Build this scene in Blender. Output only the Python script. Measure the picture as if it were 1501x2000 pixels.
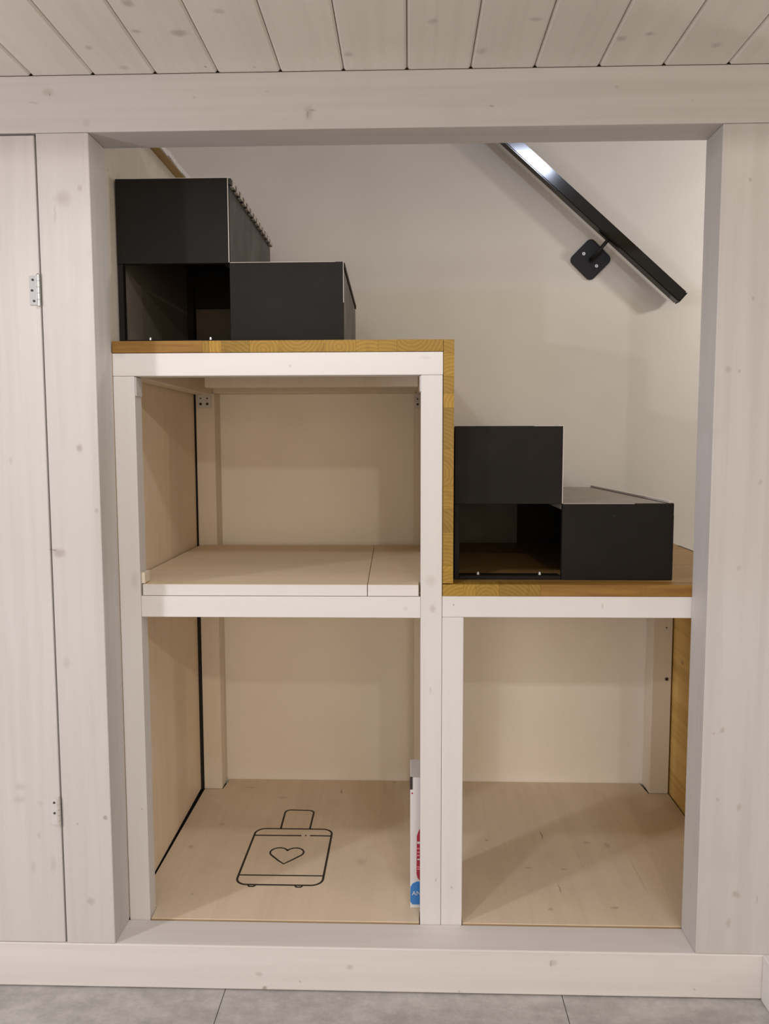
import bpy, bmesh, math, random
from mathutils import Vector, Matrix

random.seed(7)
scene = bpy.context.scene
for o in list(bpy.data.objects):
    bpy.data.objects.remove(o, do_unlink=True)
COL = scene.collection

# ------------------------------------------------------------------ camera
cam_d = bpy.data.cameras.new('camera')
cam = bpy.data.objects.new('camera', cam_d)
COL.objects.link(cam)
PITCH, YAW, ROLL = 0.0875, 0.0304, -0.0023
def _cam_axes():
    c, s = math.cos, math.sin
    Rz = Matrix(((c(ROLL), -s(ROLL), 0), (s(ROLL), c(ROLL), 0), (0, 0, 1)))
    Rx = Matrix(((1, 0, 0), (0, c(PITCH), -s(PITCH)), (0, s(PITCH), c(PITCH))))
    Ry = Matrix(((c(YAW), 0, s(YAW)), (0, 1, 0), (-s(YAW), 0, c(YAW))))
    B = Matrix(((1, 0, 0), (0, 0, -1), (0, 1, 0)))
    return Rz @ Rx @ Ry @ B
_R = _cam_axes()
_m = Matrix((_R[0], -_R[1], -_R[2])).transposed().to_4x4()
_m.translation = Vector((-0.0109, -1.8541, 1.2443))
cam.matrix_world = _m
cam_d.sensor_fit = 'HORIZONTAL'
cam_d.sensor_width = 36.0
cam_d.lens = 1548.8 / 1501 * 36.0
cam_d.clip_start = 0.02
scene.camera = cam

# ------------------------------------------------------------------ world, lamps, exposure
scene.view_settings.view_transform = 'Standard'
scene.view_settings.look = 'None'
scene.view_settings.gamma = 1.0
scene.view_settings.use_curve_mapping = False
scene.view_settings.exposure = -0.12

world = bpy.data.worlds.new('world')
scene.world = world
world.use_nodes = True
world.node_tree.nodes['Background'].inputs[0].default_value = (1.0, 0.95, 0.89, 1)
world.node_tree.nodes['Background'].inputs[1].default_value = 0.43

def point_lamp(name, loc, power, color, radius=0.035):
    d = bpy.data.lights.new(name, 'POINT')
    d.energy = power; d.color = color; d.shadow_soft_size = radius
    o = bpy.data.objects.new(name, d); COL.objects.link(o); o.location = loc
    return o

def area_lamp(name, loc, target, sx, sy, power, color):
    d = bpy.data.lights.new(name, 'AREA')
    d.shape = 'RECTANGLE'; d.size = sx; d.size_y = sy; d.energy = power; d.color = color
    o = bpy.data.objects.new(name, d); COL.objects.link(o); o.location = loc
    o.rotation_euler = (Vector(target) - Vector(loc)).to_track_quat('-Z', 'Y').to_euler()
    return o

# a row of three room lamps, a lamp high over the loft edge and, further down, two added soft fills
point_lamp('room_lamp_middle', (0.47, -2.75, 2.25), 34, (1.0, 0.92, 0.80))
point_lamp('room_lamp_left', (-3.76, -2.75, 2.25), 105, (0.98, 0.96, 1.0))
def spot_lamp(name, loc, power, color, angle, blend, radius=0.035):
    d = bpy.data.lights.new(name, 'SPOT')
    d.energy = power; d.color = color; d.shadow_soft_size = radius
    d.spot_size = math.radians(angle); d.spot_blend = blend
    o = bpy.data.objects.new(name, d); COL.objects.link(o); o.location = loc
    return o
spot_lamp('ceiling_downlight', (-0.36, -0.64, 2.045), 17, (0.96, 0.96, 1.0), 165, 0.5)
point_lamp('room_lamp_right', (4.70, -2.75, 2.25), 75, (1.0, 0.92, 0.74))
point_lamp('stair_lamp', (1.74, 0.40, 1.93), 28, (1.0, 0.93, 0.86), 0.05)
area_lamp('loft_lamp', (0.92, -2.75, 3.40), (0.0, 0.9, 2.0), 0.34, 0.16, 19, (0.70, 0.77, 1.0))
area_lamp('room_fill_left', (-2.95, -2.0, 1.25), (-0.2, 0.3, 1.15), 0.25, 1.2, 33, (0.95, 0.93, 1.0))  # added fill that brightens the left side, no known source there

area_lamp('room_fill_front', (0.3, -4.4, 1.25), (0.0, 0.5, 0.9), 3.0, 1.6, 50, (1.0, 0.77, 0.55))  # broad fill added behind the camera to brighten the compartments

# ------------------------------------------------------------------ mesh helpers
WORLD_AT = {}

def link(name, bm, mat, parent=None, origin=None, smooth=False):
    """one mesh object; bm holds world coordinates, the origin goes to the base of the mesh"""
    bm.normal_update()
    if origin is None:
        xs = [v.co.x for v in bm.verts]; ys = [v.co.y for v in bm.verts]; zs = [v.co.z for v in bm.verts]
        origin = Vector(((min(xs) + max(xs)) / 2, (min(ys) + max(ys)) / 2, min(zs)))
    origin = Vector(origin)
    for v in bm.verts:
        v.co -= origin
    me = bpy.data.meshes.new(name)
    bm.to_mesh(me); bm.free()
    if smooth:
        for p in me.polygons:
            p.use_smooth = True
    me.materials.append(mat)
    o = bpy.data.objects.new(name, me)
    COL.objects.link(o)
    base = WORLD_AT[parent] if parent else Vector((0, 0, 0))
    if parent:
        o.parent = parent
    o.location = origin - base
    WORLD_AT[o] = origin
    return o

def thing(name, loc, label=None, cat=None, group=None, kind=None):
    o = bpy.data.objects.new(name, None)
    o.empty_display_size = 0.05
    COL.objects.link(o)
    o.location = loc
    WORLD_AT[o] = Vector(loc)
    tag(o, label, cat, group, kind)
    return o

def tag(o, label=None, cat=None, group=None, kind=None):
    if label: o['label'] = label
    if cat: o['category'] = cat
    if group: o['group'] = group
    if kind: o['kind'] = kind
    return o

def bm_box(x0, x1, y0, y1, z0, z1, bev=0.0015, seg=1, bm=None):
    own = bm is None
    if own:
        bm = bmesh.new()
    vs = [bm.verts.new((x, y, z)) for x in (x0, x1) for y in (y0, y1) for z in (z0, z1)]
    F = [(0, 1, 3, 2), (4, 6, 7, 5), (0, 4, 5, 1), (2, 3, 7, 6), (0, 2, 6, 4), (1, 5, 7, 3)]
    for f in F:
        bm.faces.new([vs[i] for i in f])
    if bev and own:
        bmesh.ops.bevel(bm, geom=list(bm.edges), offset=bev, segments=seg, profile=0.5, affect='EDGES')
    return bm

def box(name, x0, x1, y0, y1, z0, z1, mat, parent=None, bev=0.0015, seg=1):
    return link(name, bm_box(x0, x1, y0, y1, z0, z1, bev, seg), mat, parent)

def bm_prism(pts, z0, z1, bev=0.0):
    """pts: outline (x, y) counter-clockwise seen from above"""
    bm = bmesh.new()
    lo = [bm.verts.new((x, y, z0)) for x, y in pts]
    hi = [bm.verts.new((x, y, z1)) for x, y in pts]
    n = len(pts)
    bm.faces.new(lo[::-1]); bm.faces.new(hi)
    for i in range(n):
        bm.faces.new((lo[i], lo[(i + 1) % n], hi[(i + 1) % n], hi[i]))
    if bev:
        bmesh.ops.bevel(bm, geom=list(bm.edges), offset=bev, segments=1, affect='EDGES')
    return bm

def bm_cyl(p0, p1, r, n=16, r2=None, bm=None):
    if bm is None:
        bm = bmesh.new()
    p0, p1 = Vector(p0), Vector(p1)
    q = (p1 - p0).to_track_quat('Z', 'Y')
    r2 = r if r2 is None else r2
    a = []; b = []
    for i in range(n):
        t = 2 * math.pi * i / n
        d = q @ Vector((math.cos(t), math.sin(t), 0))
        a.append(bm.verts.new(p0 + d * r)); b.append(bm.verts.new(p1 + d * r2))
    bm.faces.new(a[::-1]); bm.faces.new(b)
    for i in range(n):
        bm.faces.new((a[i], a[(i + 1) % n], b[(i + 1) % n], b[i]))
    return bm

def bm_tube(pts, r, n=10):
    """round tube along a polyline, rings shared at the bends"""
    bm = bmesh.new()
    pts = [Vector(p) for p in pts]
    rings = []
    for i, p in enumerate(pts):
        a = pts[max(i - 1, 0)]; b = pts[min(i + 1, len(pts) - 1)]
        q = (b - a).to_track_quat('Z', 'Y')
        rings.append([bm.verts.new(p + q @ Vector((r * math.cos(2 * math.pi * k / n), r * math.sin(2 * math.pi * k / n), 0))) for k in range(n)])
    for A, B in zip(rings[:-1], rings[1:]):
        for k in range(n):
            bm.faces.new((A[k], A[(k + 1) % n], B[(k + 1) % n], B[k]))
    bm.faces.new(rings[0][::-1]); bm.faces.new(rings[-1])
    return bm

# ------------------------------------------------------------------ materials
def new_mat(name, color=(0.5, 0.5, 0.5), rough=0.6, metal=0.0, spec=0.5):
    m = bpy.data.materials.new(name)
    m.use_nodes = True
    b = m.node_tree.nodes['Principled BSDF']
    b.inputs['Base Color'].default_value = (*color, 1)
    b.inputs['Roughness'].default_value = rough
    b.inputs['Metallic'].default_value = metal
    b.inputs['Specular IOR Level'].default_value = spec
    return m

class NT:
    """small wrapper for wiring shader nodes"""
    def __init__(self, m):
        self.m = m; self.t = m.node_tree; self.bsdf = self.t.nodes['Principled BSDF']
    def n(self, typ, **kw):
        nd = self.t.nodes.new(typ)
        for k, v in kw.items():
            setattr(nd, k, v)
        return nd
    def put(self, sock, v):
        if isinstance(v, bpy.types.NodeSocket):
            self.t.links.new(v, sock)
        else:
            sock.default_value = v
    def vmath(self, op, a, b=None):
        nd = self.n('ShaderNodeVectorMath', operation=op)
        self.put(nd.inputs[0], a)
        if b is not None:
            self.put(nd.inputs[1], b)
        return nd.outputs['Value'] if op in ('LENGTH', 'DISTANCE', 'DOT_PRODUCT') else nd.outputs[0]
    def math(self, op, a, b=None, clamp=False):
        nd = self.n('ShaderNodeMath', operation=op, use_clamp=clamp)
        self.put(nd.inputs[0], a)
        if b is not None:
            self.put(nd.inputs[1], b)
        return nd.outputs[0]
    def ramp(self, v, lo, hi, a=0.0, b=1.0):
        nd = self.n('ShaderNodeMapRange', interpolation_type='SMOOTHSTEP')
        self.put(nd.inputs['Value'], v)
        nd.inputs['From Min'].default_value = lo; nd.inputs['From Max'].default_value = hi
        nd.inputs['To Min'].default_value = a; nd.inputs['To Max'].default_value = b
        return nd.outputs[0]
    def noise(self, vec, scale, detail=3.0, rough=0.5, dist=0.0):
        nd = self.n('ShaderNodeTexNoise')
        self.put(nd.inputs['Vector'], vec)
        nd.inputs['Scale'].default_value = scale; nd.inputs['Detail'].default_value = detail
        nd.inputs['Roughness'].default_value = rough; nd.inputs['Distortion'].default_value = dist
        return nd.outputs['Fac']
    def mix(self, fac, a, b, blend='MIX'):
        nd = self.n('ShaderNodeMix', data_type='RGBA', blend_type=blend)
        self.put(nd.inputs['Factor'], fac)
        ca, cb = [s for s in nd.inputs if s.type == 'RGBA']
        self.put(ca, a if isinstance(a, bpy.types.NodeSocket) else (*a, 1))
        self.put(cb, b if isinstance(b, bpy.types.NodeSocket) else (*b, 1))
        return [s for s in nd.outputs if s.type == 'RGBA'][0]
    def pos(self):
        return self.n('ShaderNodeNewGeometry').outputs['Position']
    def rnd(self):
        return self.n('ShaderNodeObjectInfo').outputs['Random']
    def bump(self, h, strength=0.1, dist=0.002):
        nd = self.n('ShaderNodeBump')
        nd.inputs['Strength'].default_value = strength; nd.inputs['Distance'].default_value = dist
        self.put(nd.inputs['Height'], h)
        self.put(self.bsdf.inputs['Normal'], nd.outputs[0])
    def color(self, c):
        self.put(self.bsdf.inputs['Base Color'], c)

def wood_mat(name, base, dark, grain, knots=(), plane='xz', rough=0.55, grain_amt=0.5, knot_col=(0.33, 0.28, 0.24), vary=0.06, blotch=0.25):
    """painted or washed softwood: fine streaks along 'grain', soft blotches, knots at given places of the board"""
    m = new_mat(name, base, rough, spec=0.35)
    t = NT(m)
    P = t.pos()
    sc = {'x': (1.3, 38, 38), 'y': (38, 1.3, 38), 'z': (38, 38, 1.3)}[grain]
    off = t.n('ShaderNodeCombineXYZ')
    r = t.rnd()
    t.put(off.inputs[0], t.math('MULTIPLY', r, 13.0)); t.put(off.inputs[1], t.math('MULTIPLY', r, 29.0)); t.put(off.inputs[2], t.math('MULTIPLY', r, 7.0))
    S = t.vmath('ADD', t.vmath('MULTIPLY', P, sc), off.outputs[0])
    g = t.noise(S, 1.0, 4.0, 0.6, 0.4)
    g2 = t.noise(t.vmath('MULTIPLY', S, (0.35, 0.35, 0.35)), 1.0, 3.0, 0.5)
    streak = t.ramp(t.math('ADD', t.math('MULTIPLY', g, 0.6), t.math('MULTIPLY', g2, 0.4)), 0.38, 0.68)
    col = t.mix(t.math('MULTIPLY', streak, grain_amt), base, dark)
    bl = t.ramp(t.noise(t.vmath('ADD', P, off.outputs[0]), 6.0, 4.0, 0.6), 0.55, 0.75)
    col = t.mix(t.math('MULTIPLY', bl, blotch), col, dark)
    mask = None
    wob = t.vmath('MULTIPLY', t.vmath('SUBTRACT', t.n('ShaderNodeTexNoise').outputs['Color'], (0.5, 0.5, 0.5)), (0.01, 0.01, 0.01))
    nz = wob.node.inputs[0].links[0].from_node.inputs[0].links[0].from_node
    t.put(nz.inputs['Vector'], P); nz.inputs['Scale'].default_value = 60.0
    PW = t.vmath('ADD', P, wob)
    for k in knots:
        a, b, ra, rb, st = k
        if plane == 'xz':
            c, inv = (a, 0, b), (1 / ra, 0, 1 / rb)
        elif plane == 'xy':
            c, inv = (a, b, 0), (1 / ra, 1 / rb, 0)
        else:
            c, inv = (0, a, b), (0, 1 / ra, 1 / rb)
        d = t.vmath('LENGTH', t.vmath('MULTIPLY', t.vmath('SUBTRACT', PW, c), inv))
        k1 = t.ramp(d, 0.25, 1.1, st, 0.0)
        mask = k1 if mask is None else t.math('MAXIMUM', mask, k1)
    if mask is not None:
        col = t.mix(mask, col, knot_col)
    # a little tone difference from board to board
    v = t.math('ADD', t.math('MULTIPLY', r, vary), 1.0 - vary)
    cv = t.n('ShaderNodeCombineXYZ')
    for i in range(3):
        t.put(cv.inputs[i], v)
    col = t.mix(1.0, col, cv.outputs[0], 'MULTIPLY')
    t.color(col)
    t.bump(g, 0.06, 0.002)
    return m

WW, WD = (0.59, 0.565, 0.552), (0.485, 0.457, 0.437)
K_POST = [(-0.804, 1.804, .026, .022, .33), (-0.765, 1.826, .008, .009, .4), (-0.824, 1.770, .004, .03, .3), (-0.787, 1.232, .009, .012, .6), (-0.751, 1.084, .005, .008, .5),
          (-0.845, 0.983, .022, .014, .55), (-0.858, .99, .012, .004, .9), (-0.837, 0.715, .012, .02, .25), (-0.756, 0.327, .007, .007, .8), (-0.799, 0.111, .013, .013, .45), (-0.824, 0.309, .003, .004, .6),
          (-0.963, 0.403, .020, .012, .25), (-0.967, 0.37, .020, .012, .28), (-0.914, 0.361, .010, .010, .2), (-0.923, 0.279, .006, .012, .3), (-0.94, 0.196, .008, .02, .28), (-0.89, 0.205, .010, .03, .25), (-0.953, 1.203, .006, .01, .3),
          (0.752, 1.828, .005, .006, .55), (0.768, 1.567, .005, .006, .5), (0.717, 1.408, .010, .011, .4), (0.743, 1.404, .004, .005, .5), (0.735, 0.563, .006, .009, .5), (0.714, 0.553, .005, .006, .4),
          (0.779, 0.372, .007, .012, .4), (0.728, 0.39, .006, .006, .4), (0.781, 0.153, .012, .012, .5), (0.765, 0.08, .008, .013, .45), (0.83, 0.14, .004, .014, .4), (0.80, 1.15, .006, .008, .4), (0.76, 0.95, .006, .008, .3)]
K_BEAM = [(-0.83, 2.039, .016, .010, .4), (-0.825, 2.034, .003, .006, .9), (-0.864, 2.016, .018, .003, .35), (-0.236, 1.986, .013, .020, .42), (-0.239, 1.982, .003, .012, .9), (-0.230, 1.990, .012, .003, .8), (-0.744, 1.97, .012, .010, .25), (-0.496, 2.022, .004, .004, .35),
          (-0.329, 2.034, .007, .004, .3), (0.175, 1.995, .008, .003, .7), (0.45, 2.03, .006, .005, .35), (0.62, 2.0, .005, .004, .3),
          (0.344, -0.029, .014, .011, .35), (0.338, -0.031, .003, .011, .8), (-0.368, -0.108, .008, .006, .85), (-0.383, -0.072, .012, .008, .35), (-0.155, -0.05, .010, .009, .35), (0.688, -0.092, .006, .003, .6), (0.113, -0.108, .004, .004, .5), (-0.28, -0.09, .003, .003, .6)]
K_CEIL = [(-0.544, -0.287, .014, .016, .5), (-0.563, -0.185, .014, .010, .45), (-0.477, -0.175, .022, .018, .5), (-0.686, -0.122, .010, .012, .4), (-0.643, -0.031, .014, .014, .3), (-0.378, -0.253, .014, .012, .35), (-0.46, -0.029, .004, .006, .7),
          (-0.353, -0.023, .005, .005, .5), (-0.14, -0.074, .013, .014, .35), (0.037, -0.203, .013, .013, .35), (0.239, -0.202, .016, .010, .35), (0.144, -0.077, .016, .016, .3), (0.428, -0.121, .014, .014, .4), (0.481, -0.138, .012, .010, .4), (0.635, -0.086, .012, .014, .35)]
M_POST = wood_mat('washed_spruce_upright', WW, WD, 'z', K_POST)
M_BEAM = wood_mat('washed_spruce_level', WW, WD, 'x', K_BEAM)
M_CEIL = wood_mat('washed_spruce_ceiling', (0.84, 0.79, 0.745), (0.72, 0.67, 0.62), 'y', K_CEIL, 'xy', vary=0.10)
K_SILL = [(-0.558, 0.05, .014, .010, .3), (-0.345, 0.05, .010, .009, .3), (-0.221, 0.044, .006, .004, .7), (-0.189, 0.056, .016, .014, .25), (0.16, 0.049, .016, .010, .35), (0.353, 0.017, .012, .008, .35), (0.553, 0.022, .006, .005, .3)]
M_SILL = wood_mat('washed_spruce_sill', (0.72, 0.685, 0.66), (0.61, 0.57, 0.54), 'x', K_BEAM)
K_FRAME = [(0.05, 0.83, .010, .012, .35), (0.045, 0.90, .018, .02, .2), (0.10, 0.838, .004, .004, .6), (0.47, 0.838, .004, .008, .3), (0.03, 1.45, .02, .006, .15), (-0.70, 0.90, .014, .03, .18), (-0.72, 1.47, .02, .02, .2),
           (0.045, 0.62, .004, .01, .25), (0.10, 0.10, .004, .004, .55), (0.06, 0.12, .003, .01, .45), (-0.30, 1.43, .004, .004, .3), (-0.02, 0.83, .008, .008, .2), (-0.70, 0.30, .003, .003, .5)]
M_FRAME_V = wood_mat('white_paint_upright', (0.685, 0.665, 0.655), (0.60, 0.575, 0.56), 'z', K_FRAME, rough=0.5, grain_amt=0.3, blotch=0.2, vary=0.03)
M_FRAME_H = wood_mat('white_paint_level', (0.71, 0.69, 0.68), (0.62, 0.595, 0.58), 'x', K_FRAME, rough=0.5, grain_amt=0.3, blotch=0.15, vary=0.03)
M_SHELF = wood_mat('washed_shelf_board', (0.81, 0.675, 0.49), (0.68, 0.545, 0.375), 'x', [(-0.61, 0.12, .006, .006, .6), (-0.06, 0.13, .004, .004, .5)], 'xy', grain_amt=0.45, blotch=0.45)
K_FL = [(-0.249, 0.875, .003, .022, .8), (-0.58, 0.9, .02, .006, .35), (-0.062, 0.957, .008, .006, .6), (-0.681, 0.474, .012, .014, .3), (-0.608, 0.22, .006, .008, .35), (-0.15, 0.40, .02, .025, .22), (-0.62, 0.62, .012, .014, .25), (-0.45, 0.82, .02, .01, .25),
        (0.411, 0.576, .003, .035, .75), (0.411, 0.272, .003, .03, .6), (0.368, 0.173, .010, .008, .4), (0.541, 0.185, .016, .008, .4), (0.543, 0.531, .014, .010, .35), (0.603, 0.517, .012, .02, .35), (0.234, 0.539, .008, .010, .45), (0.441, 0.374, .010, .007, .4), (0.34, 0.38, .014, .006, .35), (0.65, 0.35, .004, .12, .18), (0.50, 0.42, .003, .10, .15)]
M_PLY = wood_mat('washed_plywood_floor', (0.75, 0.625, 0.465), (0.62, 0.50, 0.355), 'y', K_FL, 'xy', grain_amt=0.4, blotch=0.4, knot_col=(0.20, 0.15, 0.11))
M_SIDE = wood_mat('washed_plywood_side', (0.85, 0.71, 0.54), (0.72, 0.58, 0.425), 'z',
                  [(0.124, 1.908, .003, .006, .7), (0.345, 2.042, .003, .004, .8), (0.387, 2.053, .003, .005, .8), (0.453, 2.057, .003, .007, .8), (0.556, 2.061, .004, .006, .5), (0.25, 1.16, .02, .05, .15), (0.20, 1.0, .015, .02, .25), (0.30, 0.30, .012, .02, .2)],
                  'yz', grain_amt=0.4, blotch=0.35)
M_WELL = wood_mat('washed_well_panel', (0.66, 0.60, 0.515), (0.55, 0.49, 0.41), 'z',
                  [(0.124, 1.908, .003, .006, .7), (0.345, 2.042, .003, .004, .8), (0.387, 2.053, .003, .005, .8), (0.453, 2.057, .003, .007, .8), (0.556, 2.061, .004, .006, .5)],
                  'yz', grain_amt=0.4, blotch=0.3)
M_INSIDE = wood_mat('bounce_tinted_paint_inside', (0.78, 0.695, 0.58), (0.67, 0.58, 0.47), 'z', (), rough=0.55, grain_amt=0.35, blotch=0.25, vary=0.03)  # frame paint with the warm bounce light put into its colour
M_PINE = wood_mat('yellow_pine_panel', (0.74, 0.50, 0.16), (0.52, 0.32, 0.08), 'y', [(0.40, 0.52, .02, .010, .8), (0.60, 0.53, .02, .010, .8), (0.72, 0.42, .012, .008, .6), (0.62, 0.16, .014, .012, .7), (0.80, 0.5, .02, .01, .5)], 'yz', grain_amt=0.9, knot_col=(0.14, 0.07, 0.02))
M_RAW = new_mat('raw_pine_edge', (0.50, 0.33, 0.12), 0.6)
M_RAWTORN = new_mat('raw_ply_edge', (0.42, 0.30, 0.17), 0.7)

def wall_mat(name, c1, c2):
    m = new_mat(name, c1, 0.75, spec=0.2)
    t = NT(m)
    P = t.pos()
    n = t.ramp(t.noise(P, 3.0, 5.0, 0.6), 0.35, 0.7)
    t.color(t.mix(t.math('MULTIPLY', n, 0.6), c1, c2))
    t.bump(t.noise(P, 300.0, 2.0), 0.08, 0.001)
    return m
M_WALL = wall_mat('white_wall_paint', (0.60, 0.58, 0.545), (0.555, 0.53, 0.495))
M_WALL_LIT = wall_mat('bounce_lit_wall_paint', (0.87, 0.81, 0.72), (0.82, 0.755, 0.66))  # same wall paint, brighter and warmer with bounce light put into the colour

def oak_mat(name, c1, c2, end=True):
    """glued oak staves: end grain with growth rings, or long grain"""
    m = new_mat(name, c1, 0.45, spec=0.4)
    t = NT(m)
    P = t.pos(); r = t.rnd()
    off = t.n('ShaderNodeCombineXYZ')
    t.put(off.inputs[0], t.math('MULTIPLY', r, 3.7)); t.put(off.inputs[1], 0.0); t.put(off.inputs[2], t.math('MULTIPLY', t.math('FRACT', t.math('MULTIPLY', r, 17.3)), 2.9))
    S = t.vmath('ADD', P, off.outputs[0])
    if end:
        w = t.n('ShaderNodeTexWave', wave_type='RINGS', rings_direction='Y', wave_profile='SAW')
        obj = t.n('ShaderNodeTexCoord').outputs['Object']
        ctr = t.n('ShaderNodeCombineXYZ')
        t.put(ctr.inputs[0], t.math('MULTIPLY', t.math('SUBTRACT', r, 0.5), 0.09)); t.put(ctr.inputs[1], 0.0)
        t.put(ctr.inputs[2], t.math('ADD', t.math('MULTIPLY', t.math('FRACT', t.math('MULTIPLY', r, 7.7)), 0.13), -0.085))
        t.put(w.inputs['Vector'], t.vmath('SUBTRACT', obj, ctr.outputs[0]))
        w.inputs['Scale'].default_value = 34.0; w.inputs['Distortion'].default_value = 1.2; w.inputs['Detail'].default_value = 1.0; w.inputs['Detail Scale'].default_value = 3.0
        f = t.math('MULTIPLY', w.outputs['Fac'], 0.6)
    else:
        f = t.ramp(t.noise(t.vmath('MULTIPLY', S, (4.0, 60.0, 60.0)), 1.0, 4.0, 0.6), 0.35, 0.7)
    col = t.mix(f, c1, c2)
    sp = t.ramp(t.noise(S, 45.0, 3.0, 0.6), 0.5, 0.75)
    col = t.mix(t.math('MULTIPLY', sp, 0.35), col, c2)
    v = t.math('ADD', t.math('MULTIPLY', r, 0.35), 0.72)
    cv = t.n('ShaderNodeCombineXYZ')
    for i in range(3):
        t.put(cv.inputs[i], v)
    t.color(t.mix(1.0, col, cv.outputs[0], 'MULTIPLY'))
    return m
M_OAK_END = oak_mat('golden_end_grain', (0.40, 0.24, 0.032), (0.20, 0.10, 0.010))
M_OAK_LONG = oak_mat('golden_long_grain', (0.31, 0.16, 0.028), (0.21, 0.095, 0.014), end=False)
M_OAK_TOP = oak_mat('golden_tread_top', (0.40, 0.235, 0.075), (0.30, 0.165, 0.045), end=False)

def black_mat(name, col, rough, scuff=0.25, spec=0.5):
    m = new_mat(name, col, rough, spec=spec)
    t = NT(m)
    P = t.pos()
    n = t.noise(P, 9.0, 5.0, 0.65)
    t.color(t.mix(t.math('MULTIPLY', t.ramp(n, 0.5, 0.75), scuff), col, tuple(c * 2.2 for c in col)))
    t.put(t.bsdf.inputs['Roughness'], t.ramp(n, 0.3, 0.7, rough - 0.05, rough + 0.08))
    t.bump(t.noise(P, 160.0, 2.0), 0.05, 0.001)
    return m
M_BLACK = black_mat('matt_black_board', (0.009, 0.0077, 0.0068), 0.55, spec=0.16)
M_BLACKSHEEN = black_mat('black_sheen_board', (0.026, 0.023, 0.021), 0.40)  # same black board, colour lifted for the grazing sheen of the sides
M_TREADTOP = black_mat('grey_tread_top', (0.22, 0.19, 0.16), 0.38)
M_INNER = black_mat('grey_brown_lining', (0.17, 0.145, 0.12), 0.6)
M_BACKSHADE = black_mat('dark_brown_shade', (0.085, 0.064, 0.048), 0.6)  # shade on the wall behind, put into a dark brown colour
M_WORN = new_mat('worn_pale_edge', (0.50, 0.46, 0.42), 0.6)
M_GLOSS = new_mat('gloss_black_metal', (0.006, 0.006, 0.006), 0.09, spec=0.5)
M_PLATE = new_mat('satin_black_metal', (0.008, 0.008, 0.009), 0.4, spec=0.25)
M_STEEL = new_mat('galvanised_steel', (0.62, 0.62, 0.62), 0.32, 0.9)
M_PAINTSTEEL = new_mat('white_painted_steel', (0.58, 0.565, 0.56), 0.4)
M_HOLE = new_mat('dark_screw_hole', (0.03, 0.025, 0.02), 0.7)
M_DARK = new_mat('dark_void_board', (0.015, 0.012, 0.010), 0.9)
M_INK = new_mat('dark_brown_engraving', (0.020, 0.013, 0.008), 0.7)
M_CARTON = new_mat('white_carton', (0.66, 0.645, 0.64), 0.45)
M_RED = new_mat('red_print', (0.38, 0.020, 0.045), 0.4)
M_BLUE = new_mat('blue_print', (0.035, 0.19, 0.52), 0.4)
M_PINK = new_mat('pink_print', (0.70, 0.25, 0.30), 0.4)

def vinyl_mat():
    m = new_mat('grey_vinyl', (0.40, 0.39, 0.38), 0.5, spec=0.35)
    t = NT(m)
    P = t.pos()
    a = t.noise(t.vmath('MULTIPLY', P, (5.0, 14.0, 1.0)), 1.0, 5.0, 0.65)
    b = t.noise(P, 38.0, 4.0, 0.7)
    f = t.ramp(t.math('ADD', t.math('MULTIPLY', a, 0.6), t.math('MULTIPLY', b, 0.4)), 0.35, 0.68)
    t.color(t.mix(f, (0.34, 0.325, 0.31), (0.50, 0.48, 0.465)))
    return m
M_VINYL = vinyl_mat()

# ------------------------------------------------------------------ room shell
XL, XR = -0.7411, 0.6885      # faces of the opening
ZB, ZC, ZF = 1.950, 2.0753, -0.1169
JD = 0.1025                   # depth of the front frame
YW = 0.972                    # back wall

floor = thing('floor', (0, -1.5, ZF), 'grey stone-look vinyl floor of large tiles in front of the stairs', 'floor', kind='structure')
tile_w, tile_l = 0.836, 1.20
xs = [-0.468 + (i - 6) * tile_w for i in range(14)]
for i, x in enumerate(xs):
    yo = 0.0
    for j in range(4):
        y1 = (0.102 if -2.0 < x + tile_w and x < 0.93 else 0.97) - j * tile_l
        box('tile', x + 0.0008, x + tile_w - 0.0008, y1 - tile_l + 0.0008, y1 - 0.0008, ZF - 0.006, ZF, M_VINYL, floor, bev=0.0012)
box('subfloor', xs[0], xs[-1] + tile_w, -4.6, 1.1, ZF - 0.05, ZF - 0.0065, M_DARK, floor, bev=0)

ceiling = thing('ceiling', (0, -0.6, ZC), 'whitewashed spruce plank ceiling with dark grooves above the opening', 'ceiling', kind='structure')
pitch, g0 = 0.142, -0.7248
for i in range(-18, 31):
    x = g0 + i * pitch
    bm = bm_box(x + 0.0008, x + pitch - 0.0008, -1.25, -0.0005, ZC, ZC + 0.014, 0)
    ed = [e for e in bm.edges if all(abs(v.co.z - ZC) < 1e-6 for v in e.verts) and abs(e.verts[0].co.x - e.verts[1].co.x) < 1e-6]
    bmesh.ops.bevel(bm, geom=ed, offset=0.0045, segments=1, affect='EDGES')
    link('plank', bm, M_CEIL, ceiling)
box('loft_deck', -3.3, 3.6, -1.25, JD, ZC + 0.0145, 2.150, M_RAWTORN, ceiling, bev=0)
box('loft_light_screen', -3.3, 3.6, -1.275, -1.2505, ZC - 0.01, 2.45, M_CEIL, ceiling, bev=0.001)  # unseen board added to keep the room lamps off the upper wall
loft = box('loft_board', -1.6, -0.719, JD + 0.001, YW - 0.001, 2.080, 2.098, M_RAW, ceiling, bev=0.001)
bm = bmesh.new()
yy = JD + 0.002
k = 0
while yy < YW - 0.03:
    w = random.uniform(0.02, 0.05)
    bm_box(-0.719, -0.7165 + random.uniform(0.0, 0.006), yy, min(yy + w, YW - 0.002), 2.081, 2.097, 0, bm=bm)
    yy += w
link('paint_edge', bm, M_FRAME_H, ceiling)

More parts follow.
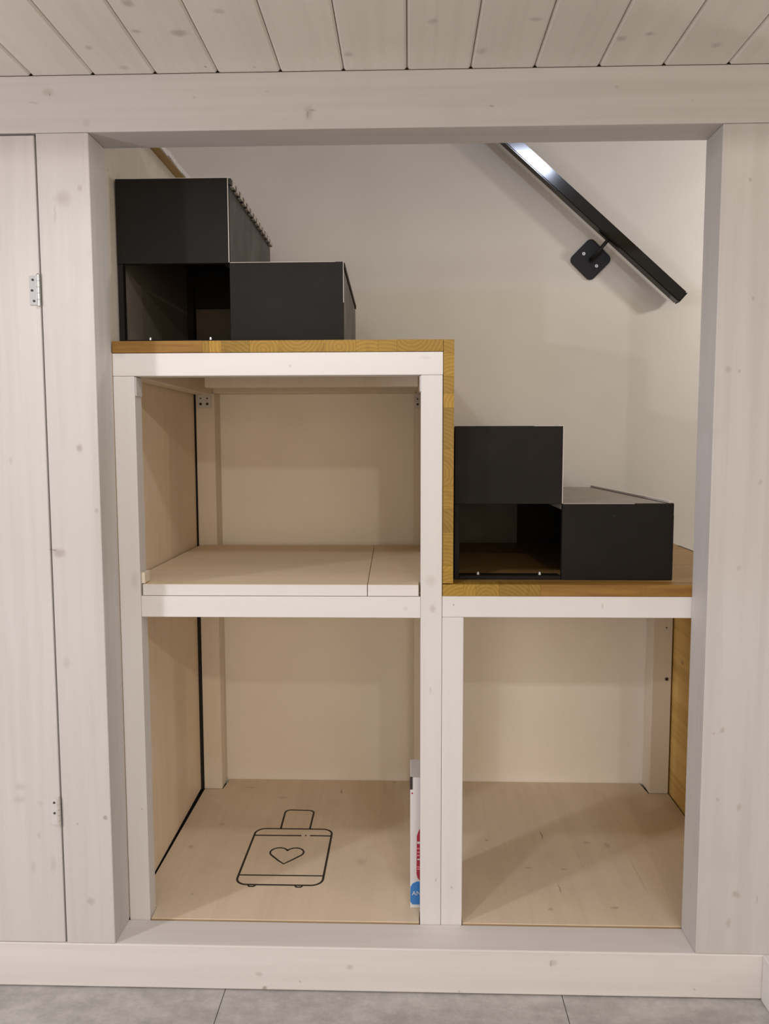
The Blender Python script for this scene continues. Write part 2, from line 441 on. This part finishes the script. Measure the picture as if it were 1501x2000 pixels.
wall_back = thing('wall_back', (0, YW, ZF), 'white painted wall behind the stairs and compartments', 'wall', kind='structure')
box('plaster', -1.6, 0.0742, YW, YW + 0.05, 1.480, 3.6, M_WALL, wall_back, bev=0)
box('plaster', 0.0742, 0.9120, YW, YW + 0.05, 0.877, 3.6, M_WALL, wall_back, bev=0)
box('plaster', 0.9120, 2.6, YW, YW + 0.05, ZF, 3.6, M_WALL, wall_back, bev=0)
box('bounce_lit_plaster', -1.6, 0.0742, YW, YW + 0.05, ZF, 1.480, M_WALL_LIT, wall_back, bev=0)  # lower part of the same wall, lightened by painted bounce
box('bounce_lit_plaster', 0.0742, 0.9120, YW, YW + 0.05, ZF, 0.877, M_WALL_LIT, wall_back, bev=0)

unseen_roof = box('unseen_roof', -5.6, 5.6, -4.8, YW + 0.05, 3.60, 3.66, M_CEIL, bev=0)  # unseen cover added to keep ambient light out of the stair well
tag(unseen_roof, 'pale unseen boarding high over the loft, added to block ambient light', 'unseen_roof', kind='structure')

# left side of the stair well: boards that flare a little towards the back
wall_left = thing('wall_left', (-0.75, 0.5, 0.0), 'whitewashed plywood side wall of the stair well and compartments', 'wall', kind='structure')
def side_panel(z0, z1, xa, xb, y1, mat=None):
    bm = bm_prism([(xa - 0.018, JD + 0.002), (xa, JD + 0.002), (xb, y1), (xb - 0.018, y1)], z0, z1)
    return link('panel', bm, mat or M_SIDE, wall_left)
side_panel(0.004, 0.862, -0.7415, -0.7570, 0.884)
side_panel(0.863, 1.466, -0.7415, -0.7515, 0.884)
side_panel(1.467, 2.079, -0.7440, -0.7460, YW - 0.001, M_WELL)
box('backing', -0.7995, -0.7480, 0.886, YW - 0.0015, 0.0, 1.466, M_DARK, wall_left, bev=0)
box('backing', -0.86, -0.80, JD + 0.002, YW - 0.001, ZF, 2.079, M_DARK, wall_left, bev=0)

wall_right = box('wall_right', 0.9135, 0.932, 0.106, YW - 0.001, -0.004, 0.861, M_PINE)
tag(wall_right, 'yellow unpainted pine panel closing the lower compartment beside the wide post', 'panel', kind='structure')

beam = thing('trim_1', (0, 0, ZB), 'long whitewashed beam under the plank ceiling', 'beam', kind='structure')
box('timber', -2.0, 0.95, 0.0, JD, ZB, ZC, M_BEAM, beam, bev=0.0025, seg=2)
post_l = thing('trim_2', (-0.80, 0, 0), 'whitewashed post between the hinged door and the stair opening', 'post', kind='structure')
box('timber', -0.8625, XL, 0.0005, JD, 0.0005, ZB - 0.0006, M_POST, post_l, bev=0.002, seg=2)
box('door_stop', -0.905, -0.863, 0.046, JD, 0.001, ZB - 0.001, M_PINE, post_l, bev=0)
post_r = box('trim_3', XR, 0.9300, 0.0005, JD, 0.0005, ZB - 0.0006, M_POST, bev=0.002, seg=2)
tag(post_r, 'wide whitewashed post closing the stair opening beside the handrail', 'post', kind='structure')
sill = thing('baseboard_front', (0, 0, ZF), 'whitewashed sill board along the floor under the opening', 'sill', kind='structure')
box('timber', -2.0, 0.9300, 0.0, JD, ZF + 0.003, 0.0, M_SILL, sill, bev=0.003, seg=2)
stub = thing('baseboard_side', (0.86, -0.02, ZF), 'short white baseboard end at the corner of the wide post', 'baseboard', kind='structure')
box('board', 0.8500, 0.8700, -0.30, -0.0005, ZF + 0.0005, 0.0, M_FRAME_H, stub, bev=0.002)

door = thing('door_1', (-1.28, 0.02, 0.0), 'whitewashed plank door with two butt hinges beside the post', 'door', kind='structure')
leaf = box('leaf', -1.70, -0.8668, 0.001, 0.042, 0.0015, ZB - 0.0045, M_POST, door, bev=0.002, seg=2)
box('top_stop', -1.70, -0.906, 0.046, JD, ZB - 0.05, ZB - 0.001, M_PINE, door, bev=0)
def hinge(z0, z1, mleaf, mpin, holes):
    bm = bm_box(-0.8895, -0.8700, -0.0016, 0.0012, z0 + 0.002, z1 - 0.002, 0.0006)
    h = link('hinge', bm, mleaf, door)
    n = 5; step = (z1 - z0) / n
    for i in range(n):
        link('knuckle', bm_cyl((-0.8682, -0.003, z0 + i * step + 0.0004), (-0.8682, -0.003, z0 + (i + 1) * step - 0.0004), 0.0042, 14), mpin, h, smooth=False)
    link('pin_cap', bm_cyl((-0.8682, -0.003, z1), (-0.8682, -0.003, z1 + 0.003), 0.0036, 12, 0.002), mpin, h)
    for (dx, fz) in holes:
        z = z0 + fz * (z1 - z0)
        link('screw', bm_cyl((dx, -0.0030, z), (dx, -0.0010, z), 0.0026, 12), M_HOLE, h)
hinge(1.5620, 1.6330, M_STEEL, M_STEEL, [(-0.8815, 0.84), (-0.8838, 0.50), (-0.8800, 0.16)])
hinge(0.3060, 0.3760, M_PAINTSTEEL, M_WORN, [(-0.8800, 0.84), (-0.8800, 0.46)])
post_far = box('trim_4', -2.0, -1.704, 0.0005, JD, 0.0005, ZB - 0.0006, M_POST, bev=0.002)
tag(post_far, 'whitewashed post on the far side of the door', 'post', kind='structure')

# ------------------------------------------------------------------ white timber frame of the stair shelf
YF = 0.1030
frame = thing('stair_shelf', (-0.3, 0.5, 0.0), 'white painted timber frame of the stepped stair shelf with three open compartments', 'shelf unit')
def post(x0, x1, y0, y1, z0, z1):
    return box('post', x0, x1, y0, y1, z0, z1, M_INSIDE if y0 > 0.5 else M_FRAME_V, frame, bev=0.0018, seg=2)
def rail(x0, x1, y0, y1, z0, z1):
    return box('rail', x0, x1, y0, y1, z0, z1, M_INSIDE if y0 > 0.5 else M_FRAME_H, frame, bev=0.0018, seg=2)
post_a = post(-0.7400, -0.6865, YF, 0.152, -0.0120, 1.4080)
post(0.0193, 0.0727, YF, 0.152, -0.0120, 1.4080)
post(0.0733, 0.1270, YF, 0.152, -0.0120, 0.8080)
rail(-0.7400, 0.0733, YF - 0.0005, 0.152, 1.4083, 1.4640)
rail(-0.6863, 0.0191, YF + 0.001, 0.150, 0.8055, 0.8590)
rail(0.0735, 0.9130, YF + 0.0003, 0.150, 0.8083, 0.8618)
pb_l = post(-0.7460, -0.6810, 0.888, YW - 0.001, 0.0005, 1.4145)
pb_m = post(0.0080, 0.0720, 0.888, YW - 0.001, 0.0005, 1.4145)
pb_r = post(0.8420, 0.9080, 0.888, YW - 0.001, 0.0005, 0.8610)
rail(-0.7390, 0.0720, 0.900, YW - 0.001, 1.4150, 1.4640)
rail(-0.7390, 0.0720, 0.905, YW - 0.001, 0.8060, 0.8590)
rail(0.0735, 0.9120, 0.905, YW - 0.001, 0.8083, 0.8618)
box('joist', -0.6400, 0.0180, 0.600, 0.650, 1.4150, 1.4640, M_INSIDE, frame, bev=0.0015)
box('side_rail', -0.7390, -0.6900, 0.1525, 0.8995, 1.4085, 1.4640, M_INSIDE, frame, bev=0.0015)
box('side_rail', 0.0200, 0.0725, 0.1525, 0.8995, 1.4085, 1.4640, M_INSIDE, frame, bev=0.0015)
box('side_rail', -0.7390, -0.6900, 0.1525, 0.9040, 0.8060, 0.8590, M_INSIDE, frame, bev=0.0015)
box('side_rail', 0.0200, 0.0725, 0.1525, 0.9040, 0.8060, 0.8590, M_INSIDE, frame, bev=0.0015)
box('cleat', -0.6862, -0.6775, 0.112, 0.152, 0.890, 0.918, M_INSIDE, frame, bev=0.001)
# metal corner brackets
def bracket(x0, x1, z0, z1, y, holes):
    b = link('corner_bracket', bm_box(x0, x1, y - 0.003, y - 0.0005, z0, z1, 0.0008), M_PAINTSTEEL, frame)
    for (hx, hz, r) in holes:
        link('screw', bm_cyl((hx, y - 0.0040, hz), (hx, y - 0.0025, hz), r, 12), M_HOLE, b)
bracket(-0.7400, -0.6900, 1.364, 1.4145, 0.888, [(-0.7280, 1.378, .0048), (-0.7050, 1.378, .0048), (-0.7280, 1.397, .0028), (-0.7050, 1.397, .0028)])
bracket(0.0100, 0.0560, 1.360, 1.4100, 0.888, [(0.0200, 1.374, .0040), (0.0200, 1.392, .0028), (0.044, 1.374, .0040), (0.044, 1.392, .0028)])
link('corner_bracket', bm_box(-0.6864, -0.6835, 0.106, 0.150, 1.360, 1.4070, 0.001), M_PAINTSTEEL, frame)
link('corner_bracket', bm_box(0.0165, 0.0192, 0.106, 0.150, 1.368, 1.4070, 0.001), M_PAINTSTEEL, frame)
link('bolt_hole', bm_cyl((0.8919, 0.8868, 0.417), (0.8919, 0.8890, 0.417), 0.0062, 16), M_HOLE, frame)
link('bolt_hole', bm_cyl((0.8860, 0.8868, 0.600), (0.8860, 0.8890, 0.600), 0.0026, 12), M_HOLE, frame)

# ------------------------------------------------------------------ shelf boards and compartment floors
shelf = link('shelf_board', bm_prism([(-0.6825, 0.110), (-0.1145, 0.110), (-0.1300, 0.886), (-0.679, 0.886), (-0.679, 0.880), (-0.7385, 0.880), (-0.7385, 0.158), (-0.6825, 0.158)], 0.8600, 0.8885, 0.001), M_SHELF)
tag(shelf, 'wide whitewashed shelf board in the upper compartment', 'shelf board')
shelf2 = link('shelf_board', bm_prism([(-0.1130, 0.110), (0.0145, 0.110), (0.0145, 0.156), (0.0720, 0.156), (0.0720, 0.880), (0.006, 0.880), (0.006, 0.886), (-0.1285, 0.886)], 0.8600, 0.8885, 0.001), M_SHELF)
tag(shelf2, 'narrow filler board at the end of the wide shelf in the upper compartment', 'shelf board')
link('edge_strip', bm_box(-0.6823, -0.1148, 0.1085, 0.1102, 0.8602, 0.8880, 0.0004), M_FRAME_H, shelf)
link('edge_strip', bm_box(-0.1128, 0.0143, 0.1085, 0.1102, 0.8602, 0.8880, 0.0004), M_FRAME_H, shelf2)

pl_l = link('compartment_floor', bm_prism([(-0.6850, 0.1060), (0.0170, 0.1060), (0.0170, 0.1560), (0.0700, 0.1560), (0.0700, 0.9700), (-0.6720, 0.9700), (-0.6780, 0.8840), (-0.7440, 0.8840), (-0.7405, 0.1560), (-0.6850, 0.1560)], -0.0150, 0.0025, 0.0008), M_PLY)
tag(pl_l, 'whitewashed plywood floor panel marked with a suitcase outline', 'floor panel')
link('raw_edge', bm_box(-0.6845, 0.0165, 0.1052, 0.1062, -0.0148, 0.0012, 0), M_RAWTORN, pl_l)
pl_r = link('compartment_floor', bm_prism([(0.1290, 0.1060), (0.9080, 0.1060), (0.9080, 0.8840), (0.8380, 0.8840), (0.8310, 0.9700), (0.0730, 0.9700), (0.0730, 0.1560), (0.1290, 0.1560)], -0.0150, 0.0025, 0.0008), M_PLY)
tag(pl_r, 'scuffed plywood floor panel without any marking, beside the yellow pine panel', 'floor panel')
link('raw_edge', bm_box(0.1295, 0.9070, 0.1052, 0.1062, -0.0148, 0.0012, 0), M_RAWTORN, pl_r)
base = box('subfloor', -0.86, 0.94, JD + 0.001, YW - 0.001, ZF, -0.0155, M_DARK, floor, bev=0)

def ribbon(pts, w, z, closed=False):
    """flat engraved line: a thin strip along a path on the floor panel"""
    bm = bmesh.new()
    P = [Vector((x, y, 0)) for x, y in pts]
    n = len(P); L = []; Rr = []
    for i in range(n):
        a = P[(i - 1) % n] if (closed or i > 0) else P[i]
        b = P[(i + 1) % n] if (closed or i < n - 1) else P[i]
        t = (b - a).normalized(); nn = Vector((-t.y, t.x, 0)) * w / 2
        L.append((P[i] + nn)); Rr.append((P[i] - nn))
    top = [[bm.verts.new((q.x, q.y, z)) for q in L], [bm.verts.new((q.x, q.y, z)) for q in Rr]]
    bot = [[bm.verts.new((q.x, q.y, z - 0.0008)) for q in L], [bm.verts.new((q.x, q.y, z - 0.0008)) for q in Rr]]
    m = n if closed else n - 1
    for i in range(m):
        j = (i + 1) % n
        bm.faces.new((top[1][i], top[1][j], top[0][j], top[0][i]))
        bm.faces.new((bot[0][i], bot[0][j], bot[1][j], bot[1][i]))
        bm.faces.new((top[0][i], top[0][j], bot[0][j], bot[0][i]))
        bm.faces.new((top[1][j], top[1][i], bot[1][i], bot[1][j]))
    return bm

def rounded(x0, x1, y0, y1, r, seg=7, sides=(1, 1, 1, 1)):
    pts = []
    for (cx, cy, a0, on) in ((x1 - r, y1 - r, 0, sides[0]), (x0 + r, y1 - r, 90, sides[1]), (x0 + r, y0 + r, 180, sides[2]), (x1 - r, y0 + r, 270, sides[3])):
        for k in range(seg + 1):
            a = math.radians(a0 + 90 * k / seg)
            pts.append((cx + r * math.cos(a), cy + r * math.sin(a)))
    return pts

ZI = 0.0032
icon = link('suitcase_outline', ribbon(rounded(-0.5000, -0.2545, 0.2700, 0.5955, 0.032), 0.0060, ZI, True), M_INK, pl_l)
link('handle_line', ribbon([(-0.4225, 0.5955), (-0.4255, 0.700)] + [(-0.4255 + 0.018 - 0.018 * math.cos(a), 0.709 + 0.018 * math.sin(a)) for a in [i * math.pi / 12 for i in range(0, 7)]]
                           + [(-0.3290 - 0.018 + 0.018 * math.sin(a), 0.707 + 0.018 * math.cos(a)) for a in [i * math.pi / 12 for i in range(0, 7)]] + [(-0.3285, 0.5955)], 0.0058, ZI), M_INK, icon)
link('upper_line', ribbon([(-0.4985, 0.551), (-0.350, 0.552)], 0.0060, ZI), M_INK, icon)
link('upper_line', ribbon([(-0.3385, 0.5535), (-0.3335, 0.5535)], 0.0060, ZI), M_INK, icon)
link('upper_line', ribbon([(-0.3230, 0.553), (-0.2560, 0.552)], 0.0060, ZI), M_INK, icon)
link('lower_line', ribbon([(-0.4985, 0.3190), (-0.2560, 0.3200)], 0.0050, ZI), M_INK, icon)
hp = []
for i in range(0, 13):
    a = math.radians(20 + 200 * i / 12)
    hp.append((-0.4045 + 0.0265 * math.cos(a), 0.4485 + 0.0265 * math.sin(a)))
hp += [(-0.400, 0.402), (-0.380, 0.382), (-0.361, 0.402)]
for i in range(0, 13):
    a = math.radians(-40 + 200 * i / 12)
    hp.append((-0.3555 + 0.0265 * math.cos(a), 0.4485 + 0.0265 * math.sin(a)))
link('heart_outline', ribbon(hp, 0.0052, ZI, True), M_INK, icon)
for wx in (-0.4520, -0.3190):
    link('wheel_mark', ribbon([(wx - 0.010, 0.266), (wx - 0.006, 0.2605), (wx + 0.006, 0.2605), (wx + 0.010, 0.266)], 0.0055, ZI), M_INK, icon)

# ------------------------------------------------------------------ golden treads and riser, glued from staves
def staves(parent, cuts, axis, x0, x1, z0, z1, y0, y1, long_ones=()):
    for i, (a, b) in enumerate(zip(cuts[:-1], cuts[1:])):
        m = M_OAK_LONG if i in long_ones else M_OAK_END
        d = 0.0003 * ((i * 7) % 3)
        if axis == 'x':
            box('stave', a + 0.0001, b - 0.0001, y0 + d, y1, z0, z1, m, parent, bev=0.00025)
        else:
            box('stave', x0, x1, y0 + d, y1, b + 0.0001, a - 0.0001, m, parent, bev=0.00025)

YO = YF - 0.001
tread_a = thing('stair_tread', (-0.3, YO, 1.466), 'golden tread board carrying the black step box under the ceiling', 'stair tread')
staves(tread_a, [-0.7395, -0.516, -0.499, -0.469, -0.400, -0.327, -0.218, -0.139, -0.085, -0.039, 0.0735], 'x', 0, 0, 1.4650, 1.4935, YO, 0.150, long_ones=(0,))
box('tread_slab', -0.7395, 0.0735, 0.1503, YW - 0.001, 1.4650, 1.4935, M_OAK_TOP, tread_a, bev=0.001)
riser = thing('stair_riser', (0.087, YO, 0.8935), 'golden upright riser board between the two tread boards', 'stair riser')
staves(riser, [1.4930, 1.460, 1.404, 1.364, 1.328, 1.229, 1.136, 1.080, 1.022, 0.938, 0.923, 0.8940], 'z', 0.0742, 0.1000, 0, 0, YO, 0.150)
box('riser_slab', 0.0742, 0.1000, 0.1503, YW - 0.001, 0.8940, 1.4930, M_OAK_TOP, riser, bev=0.001)
tread_b = thing('stair_tread', (0.49, YO, 0.8625), 'golden tread board carrying the black step box beside the wide post', 'stair tread')
staves(tread_b, [0.0742, 0.126, 0.156, 0.215, 0.288, 0.317, 0.9120], 'x', 0, 0, 0.8625, 0.8915, YO, 0.150, long_ones=(5,))
box('tread_slab', 0.0742, 0.9120, 0.1503, YW - 0.001, 0.8625, 0.8915, M_OAK_TOP, tread_b, bev=0.001)
link('split_mark', bm_box(0.905, 0.9112, 0.700, 0.860, 0.8912, 0.8920, 0), M_INK, tread_b)

# ------------------------------------------------------------------ black step boxes
def step_box(label, x0, xm, x1, z0, zm, z1, yf, yb, sk, variant):
    T = 0.016
    root = thing('step_box', ((x0 + x1) / 2, (yf + yb) / 2, z0), label, 'step box', 'black step boxes on the golden treads')
    def warp(bm):
        for v in bm.verts:
            v.co.x -= sk * (v.co.x - x0) / (x1 - x0) * (v.co.y - yf) / (yb - yf)
        return bm
    def part(name, a, b, c, d, e, f, mat, parent=root, bev=0.001):
        return link(name, warp(bm_box(a, b, c, d, e, f, bev)), mat, parent)
    up = part('upper_front', x0, xm, yf, yf + T, zm - 0.001, z1, M_BLACK)
    lo = part('lower_front', xm + 0.0006, x1, yf, yf + T, z0, zm, M_BLACK)
    # pale worn arrises of the two fronts
    part('worn_edge', xm - 0.0012, xm + 0.0006, yf - 0.0004, yf + 0.0014, zm + 0.0005, z1, M_WORN, up, 0)
    part('worn_edge', x0 + 0.03 if variant == 'a' else x0 + 0.20, xm, yf - 0.0003, yf + 0.0012, z1 - 0.0006, z1 + 0.0006, M_WORN, up, 0)
    part('worn_edge', xm + 0.002, x1 - (0.02 if variant == 'a' else 0.10), yf - 0.0003, yf + 0.0012, zm - 0.0006, zm + 0.0005, M_WORN, lo, 0)
    part('worn_edge', x1 - 0.0008, x1 + 0.0006, yf - 0.0003, yf + 0.0012, (zm - 0.10) if variant == 'a' else (zm - 0.03), zm, M_WORN, lo, 0)
    # boards of the box
    part('side_board', x0 + 0.0002, x0 + 0.013, yf + (0.001 if variant == 'a' else 0.004), yf + 0.022, z0, zm - 0.0015, M_BLACK)
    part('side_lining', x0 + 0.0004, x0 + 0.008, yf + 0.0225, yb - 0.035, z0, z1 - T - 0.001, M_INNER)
    part('step_side', xm - T, xm, yf + T + 0.0003, yb, zm + 0.0005, z1 - T - 0.0005, M_BLACKSHEEN)
    part('end_side', x1 - T, x1, yf + T + 0.0003, yb, z0, zm - T - 0.0005, M_BLACKSHEEN)
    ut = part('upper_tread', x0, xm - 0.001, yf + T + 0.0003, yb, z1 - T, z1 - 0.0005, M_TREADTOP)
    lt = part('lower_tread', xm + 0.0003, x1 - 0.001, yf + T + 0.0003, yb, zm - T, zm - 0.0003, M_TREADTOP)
    part('bottom_rail', x0 + 0.0132, xm, yf + 0.003, yf + 0.045, z0, z0 + 0.010, M_BLACK)
    return root, part, ut, lt

# upper box, seen from below
A0, AM, A1 = -0.7405, -0.4585, -0.1730
AZ0, AZM, AZ1 = 1.4940, 1.6925, 1.8980
AY, AB = 0.160, 0.800
box_a, part, ut, lt = step_box('black step box with a pale studded nosing, under the ceiling', A0, AM, A1, AZ0, AZM, AZ1, AY, AB, 0.013, 'a')
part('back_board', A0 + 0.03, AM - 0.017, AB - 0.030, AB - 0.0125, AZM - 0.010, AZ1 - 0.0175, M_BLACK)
part('back_shade_sheet', A0 + 0.030, A1 - 0.018, AB - 0.012, AB - 0.001, AZ0, AZM - 0.0020, M_BACKSHADE)  # dark sheet added for the shade at the back of the cavity
part('back_post', A0 + 0.001, A0 + 0.028, AB - 0.034, AB - 0.001, AZ0, AZ1 - 0.018, M_BLACK)
nos = part('nosing', AM - 0.0005, AM + 0.0075, AY + 0.004, AB, AZ1 - 0.015, AZ1, M_BLACKSHEEN, ut)
for i in range(13):
    y = AY + 0.020 + i * 0.048
    part('stud', AM + 0.0010, AM + 0.0100, y, y + 0.024, AZ1 - 0.0165, AZ1 - 0.0005, M_WORN, ut, 0.0005)
part('nosing', A1 - 0.0005, A1 + 0.003, AY + 0.010, AB, AZM - 0.012, AZM, M_BLACK, lt)
for sx in (-0.6658, -0.5118):
    link('screw', bm_cyl((sx, AY + 0.012, AZ0 + 0.009), (sx, AY + 0.012, AZ0 + 0.0165), 0.0042, 12, 0.003), M_STEEL, box_a)

# lower box, seen from above
B0, BM, B1 = 0.1065, 0.3800, 0.6620
BZ0, BZM, BZ1 = 0.8920, 1.0880, 1.2850
BY, BB = 0.170, 0.930
box_b, part, ut, lt = step_box('plain black step box beside the riser and the wide post', B0, BM, B1, BZ0, BZM, BZ1, BY, BB, 0.030, 'b')
part('back_shade_sheet', B0 + 0.009, 0.3835, BB - 0.014, BB - 0.001, BZ0, BZM - 0.0005, M_BACKSHADE)  # dark sheet standing for the shaded wall behind the opening
part('back_board', 0.384, B1 - 0.017, BB - 0.016, BB - 0.001, BZ0, BZM - 0.017, M_BLACK)
part('back_board', B0 + 0.009, BM - 0.017, BB - 0.016, BB - 0.001, BZM + 0.02, BZ1 - 0.017, M_BLACK)
part('nosing', B1 - 0.010, B1 + 0.003, BY + 0.012, BB, BZM + 0.0005, BZM + 0.006, M_WORN, lt, 0.0005)
part('nosing_lip', B1 + 0.0006, B1 + 0.0030, BY + 0.012, BB, BZM - 0.014, BZM, M_BLACK, lt, 0.0005)
part('nosing', BM - 0.010, BM + 0.002, BY + 0.012, BB, BZ1, BZ1 + 0.0025, M_WORN, ut, 0.0005)
for sx in (0.1696, 0.3290):
    link('screw', bm_cyl((sx, 0.193, BZ0 + 0.0095), (sx, 0.193, BZ0 + 0.017), 0.0045, 12, 0.003), M_STEEL, box_b)
link('screw', bm_cyl((0.510, BY - 0.0012, 1.058), (0.510, BY + 0.001, 1.058), 0.0028, 10), M_PLATE, box_b)
link('screw', bm_cyl((0.480, BY - 0.0012, 0.932), (0.480, BY + 0.001, 0.932), 0.0028, 10), M_PLATE, box_b)

# ------------------------------------------------------------------ handrail on the back wall
tdir = Vector((0.7458, 0, -0.6662)); nrm = Vector((0.6662, 0, 0.7458))
end = Vector((0.929, 0.900, 1.7437))
H = 0.0415; DEP = 0.043
rail_root = thing('handrail', (0.6155, 0.96, 1.87), 'glossy black square handrail sloping down the white wall', 'handrail')
def rail_bm(s0, s1, h0, h1, y0, y1, bev):
    bm = bmesh.new()
    vs = []
    for s in (s0, s1):
        for y in (y0, y1):
            for h in (h0, h1):
                p = end - tdir * s - nrm * h
                vs.append(bm.verts.new((p.x, y, p.z)))
    for f in [(0, 1, 3, 2), (4, 6, 7, 5), (0, 4, 5, 1), (2, 3, 7, 6), (0, 2, 6, 4), (1, 5, 7, 3)]:
        bm.faces.new([vs[i] for i in f])
    bmesh.ops.recalc_face_normals(bm, faces=list(bm.faces))
    bmesh.ops.bevel(bm, geom=list(bm.edges), offset=bev, segments=3, affect='EDGES')
    return bm
link('rail_tube', rail_bm(0.004, 2.10, 0.0, H, 0.900, 0.900 + DEP, 0.003), M_GLOSS, rail_root)
link('end_cap', rail_bm(0.0, 0.0038, 0.0005, H - 0.0005, 0.9005, 0.8995 + DEP, 0.0012), M_PLATE, rail_root)
pc = Vector((0.6157, 0, 1.8710))
def diamond(side, r, y0, y1):
    bm = bmesh.new()
    pts = rounded(-side / 2, side / 2, -side / 2, side / 2, r, 6)
    ca, sa = math.cos(math.radians(45.5)), math.sin(math.radians(45.5))
    a = []; b = []
    for (u, w) in pts:
        x = pc.x + u * ca - w * sa; z = pc.z + u * sa + w * ca
        a.append(bm.verts.new((x, y0, z))); b.append(bm.verts.new((x, y1, z)))
    n = len(pts)
    bm.faces.new(a); bm.faces.new(b[::-1])
    for i in range(n):
        bm.faces.new((a[(i + 1) % n], a[i], b[i], b[(i + 1) % n]))
    bmesh.ops.recalc_face_normals(bm, faces=list(bm.faces))
    return bm
plate = link('wall_plate', diamond(0.107, 0.018, YW - 0.0065, YW - 0.0005), M_PLATE, rail_root)
for (sx, sz) in ((0.5918, 1.8903), (0.6363, 1.8486)):
    link('screw', bm_cyl((sx, YW - 0.0085, sz), (sx, YW - 0.0060, sz), 0.0052, 16, 0.0058), M_STEEL, plate)
    link('screw_recess', bm_cyl((sx, YW - 0.0090, sz), (sx, YW - 0.0080, sz), 0.0022, 6), M_HOLE, plate)
link('bracket_arm', bm_tube([(0.6155, YW - 0.006, 1.8715), (0.6165, 0.945, 1.8720), (0.6220, 0.930, 1.8780), (0.6320, 0.924, 1.8890), (0.6610, 0.921, 1.9230), (0.668, 0.921, 1.932)], 0.0062, 12), M_PLATE, rail_root, smooth=True)

# ------------------------------------------------------------------ carton behind the middle post
cx0, cx1, cy0, cy1, cz0, cz1 = -0.0060, 0.0600, 0.168, 0.290, 0.0030, 0.3640
carton = link('carton', bm_box(cx0, cx1, cy0, cy1, cz0, cz1, 0.0015), M_CARTON)
tag(carton, 'slim white carton with red and blue print standing behind the middle post', 'carton')
bm = bmesh.new()
rp = [(0.0610 - 0.001, 0.080), (0.0600 - 0.001, 0.235), (0.030, 0.232), (0.0175, 0.222), (0.0115, 0.205), (0.0105, 0.100), (0.0135, 0.088), (0.020, 0.080)]
f0 = [bm.verts.new((x, cy0 - 0.0006, z)) for x, z in rp]; f1 = [bm.verts.new((x, cy0 + 0.0002, z)) for x, z in rp]
bm.faces.new(f0)
bm.faces.new(f1[::-1])
for i in range(len(rp)):
    j = (i + 1) % len(rp); bm.faces.new((f0[j], f0[i], f1[i], f1[j]))
bmesh.ops.recalc_face_normals(bm, faces=list(bm.faces))
red = link('red_print', bm, M_RED, carton)
bm = bmesh.new()
bp = [(0.059, 0.014), (0.059, 0.078), (0.012, 0.078), (0.000, 0.072), (-0.0055, 0.062), (-0.0058, 0.022), (0.000, 0.014)]
f0 = [bm.verts.new((x, cy0 - 0.0010, z)) for x, z in bp]; f1 = [bm.verts.new((x, cy0 + 0.0002, z)) for x, z in bp]
bm.faces.new(f0); bm.faces.new(f1[::-1])
for i in range(len(bp)):
    j = (i + 1) % len(bp); bm.faces.new((f0[j], f0[i], f1[i], f1[j]))
bmesh.ops.recalc_face_normals(bm, faces=list(bm.faces))
blue = link('blue_print', bm, M_BLUE, carton)

def lettering(txt, size, x, y, z, mat, parent, rot=0.0):
    cu = bpy.data.curves.new('lettering', 'FONT')
    cu.body = txt; cu.size = size; cu.extrude = 0.0002
    cu.materials.append(mat)
    tmp = bpy.data.objects.new('lettering_curve', cu)
    COL.objects.link(tmp)
    me = bpy.data.meshes.new_from_object(tmp.evaluated_get(bpy.context.evaluated_depsgraph_get()))
    bpy.data.objects.remove(tmp, do_unlink=True); bpy.data.curves.remove(cu)
    o = bpy.data.objects.new('lettering', me)
    COL.objects.link(o); o.parent = parent
    o.location = Vector((x, y, z)) - WORLD_AT[parent]
    o.rotation_euler = (math.radians(90), rot, 0)
    WORLD_AT[o] = Vector((x, y, z))
    return o
lettering('AN', 0.017, -0.0015, cy0 - 0.0014, 0.040, M_CARTON, blue)
link('print_bar', bm_box(0.0125, 0.03, cy0 - 0.0012, cy0 - 0.0006, 0.183, 0.189, 0), M_CARTON, red)
for i, z in enumerate((0.168, 0.158, 0.149, 0.138, 0.117, 0.111)):
    link('print_bar', bm_box(0.0118 + 0.001 * (i % 2), 0.028, cy0 - 0.0012, cy0 - 0.0006, z, z + 0.0035, 0), M_PINK if i != 3 else M_CARTON, red)
link('torn_flap', bm_prism([(cx0 - 0.0010, cy0 - 0.0012), (cx0 + 0.006, cy0 - 0.0012), (cx0 + 0.006, cy0 + 0.003), (cx0 - 0.0010, cy0 + 0.003)], 0.332, cz1 + 0.001), M_HOLE, carton)
link('red_dot', bm_cyl((cx0 + 0.005, cy0 - 0.0008, 0.3215), (cx0 + 0.005, cy0 + 0.001, 0.3215), 0.0022, 10), M_RED, carton)
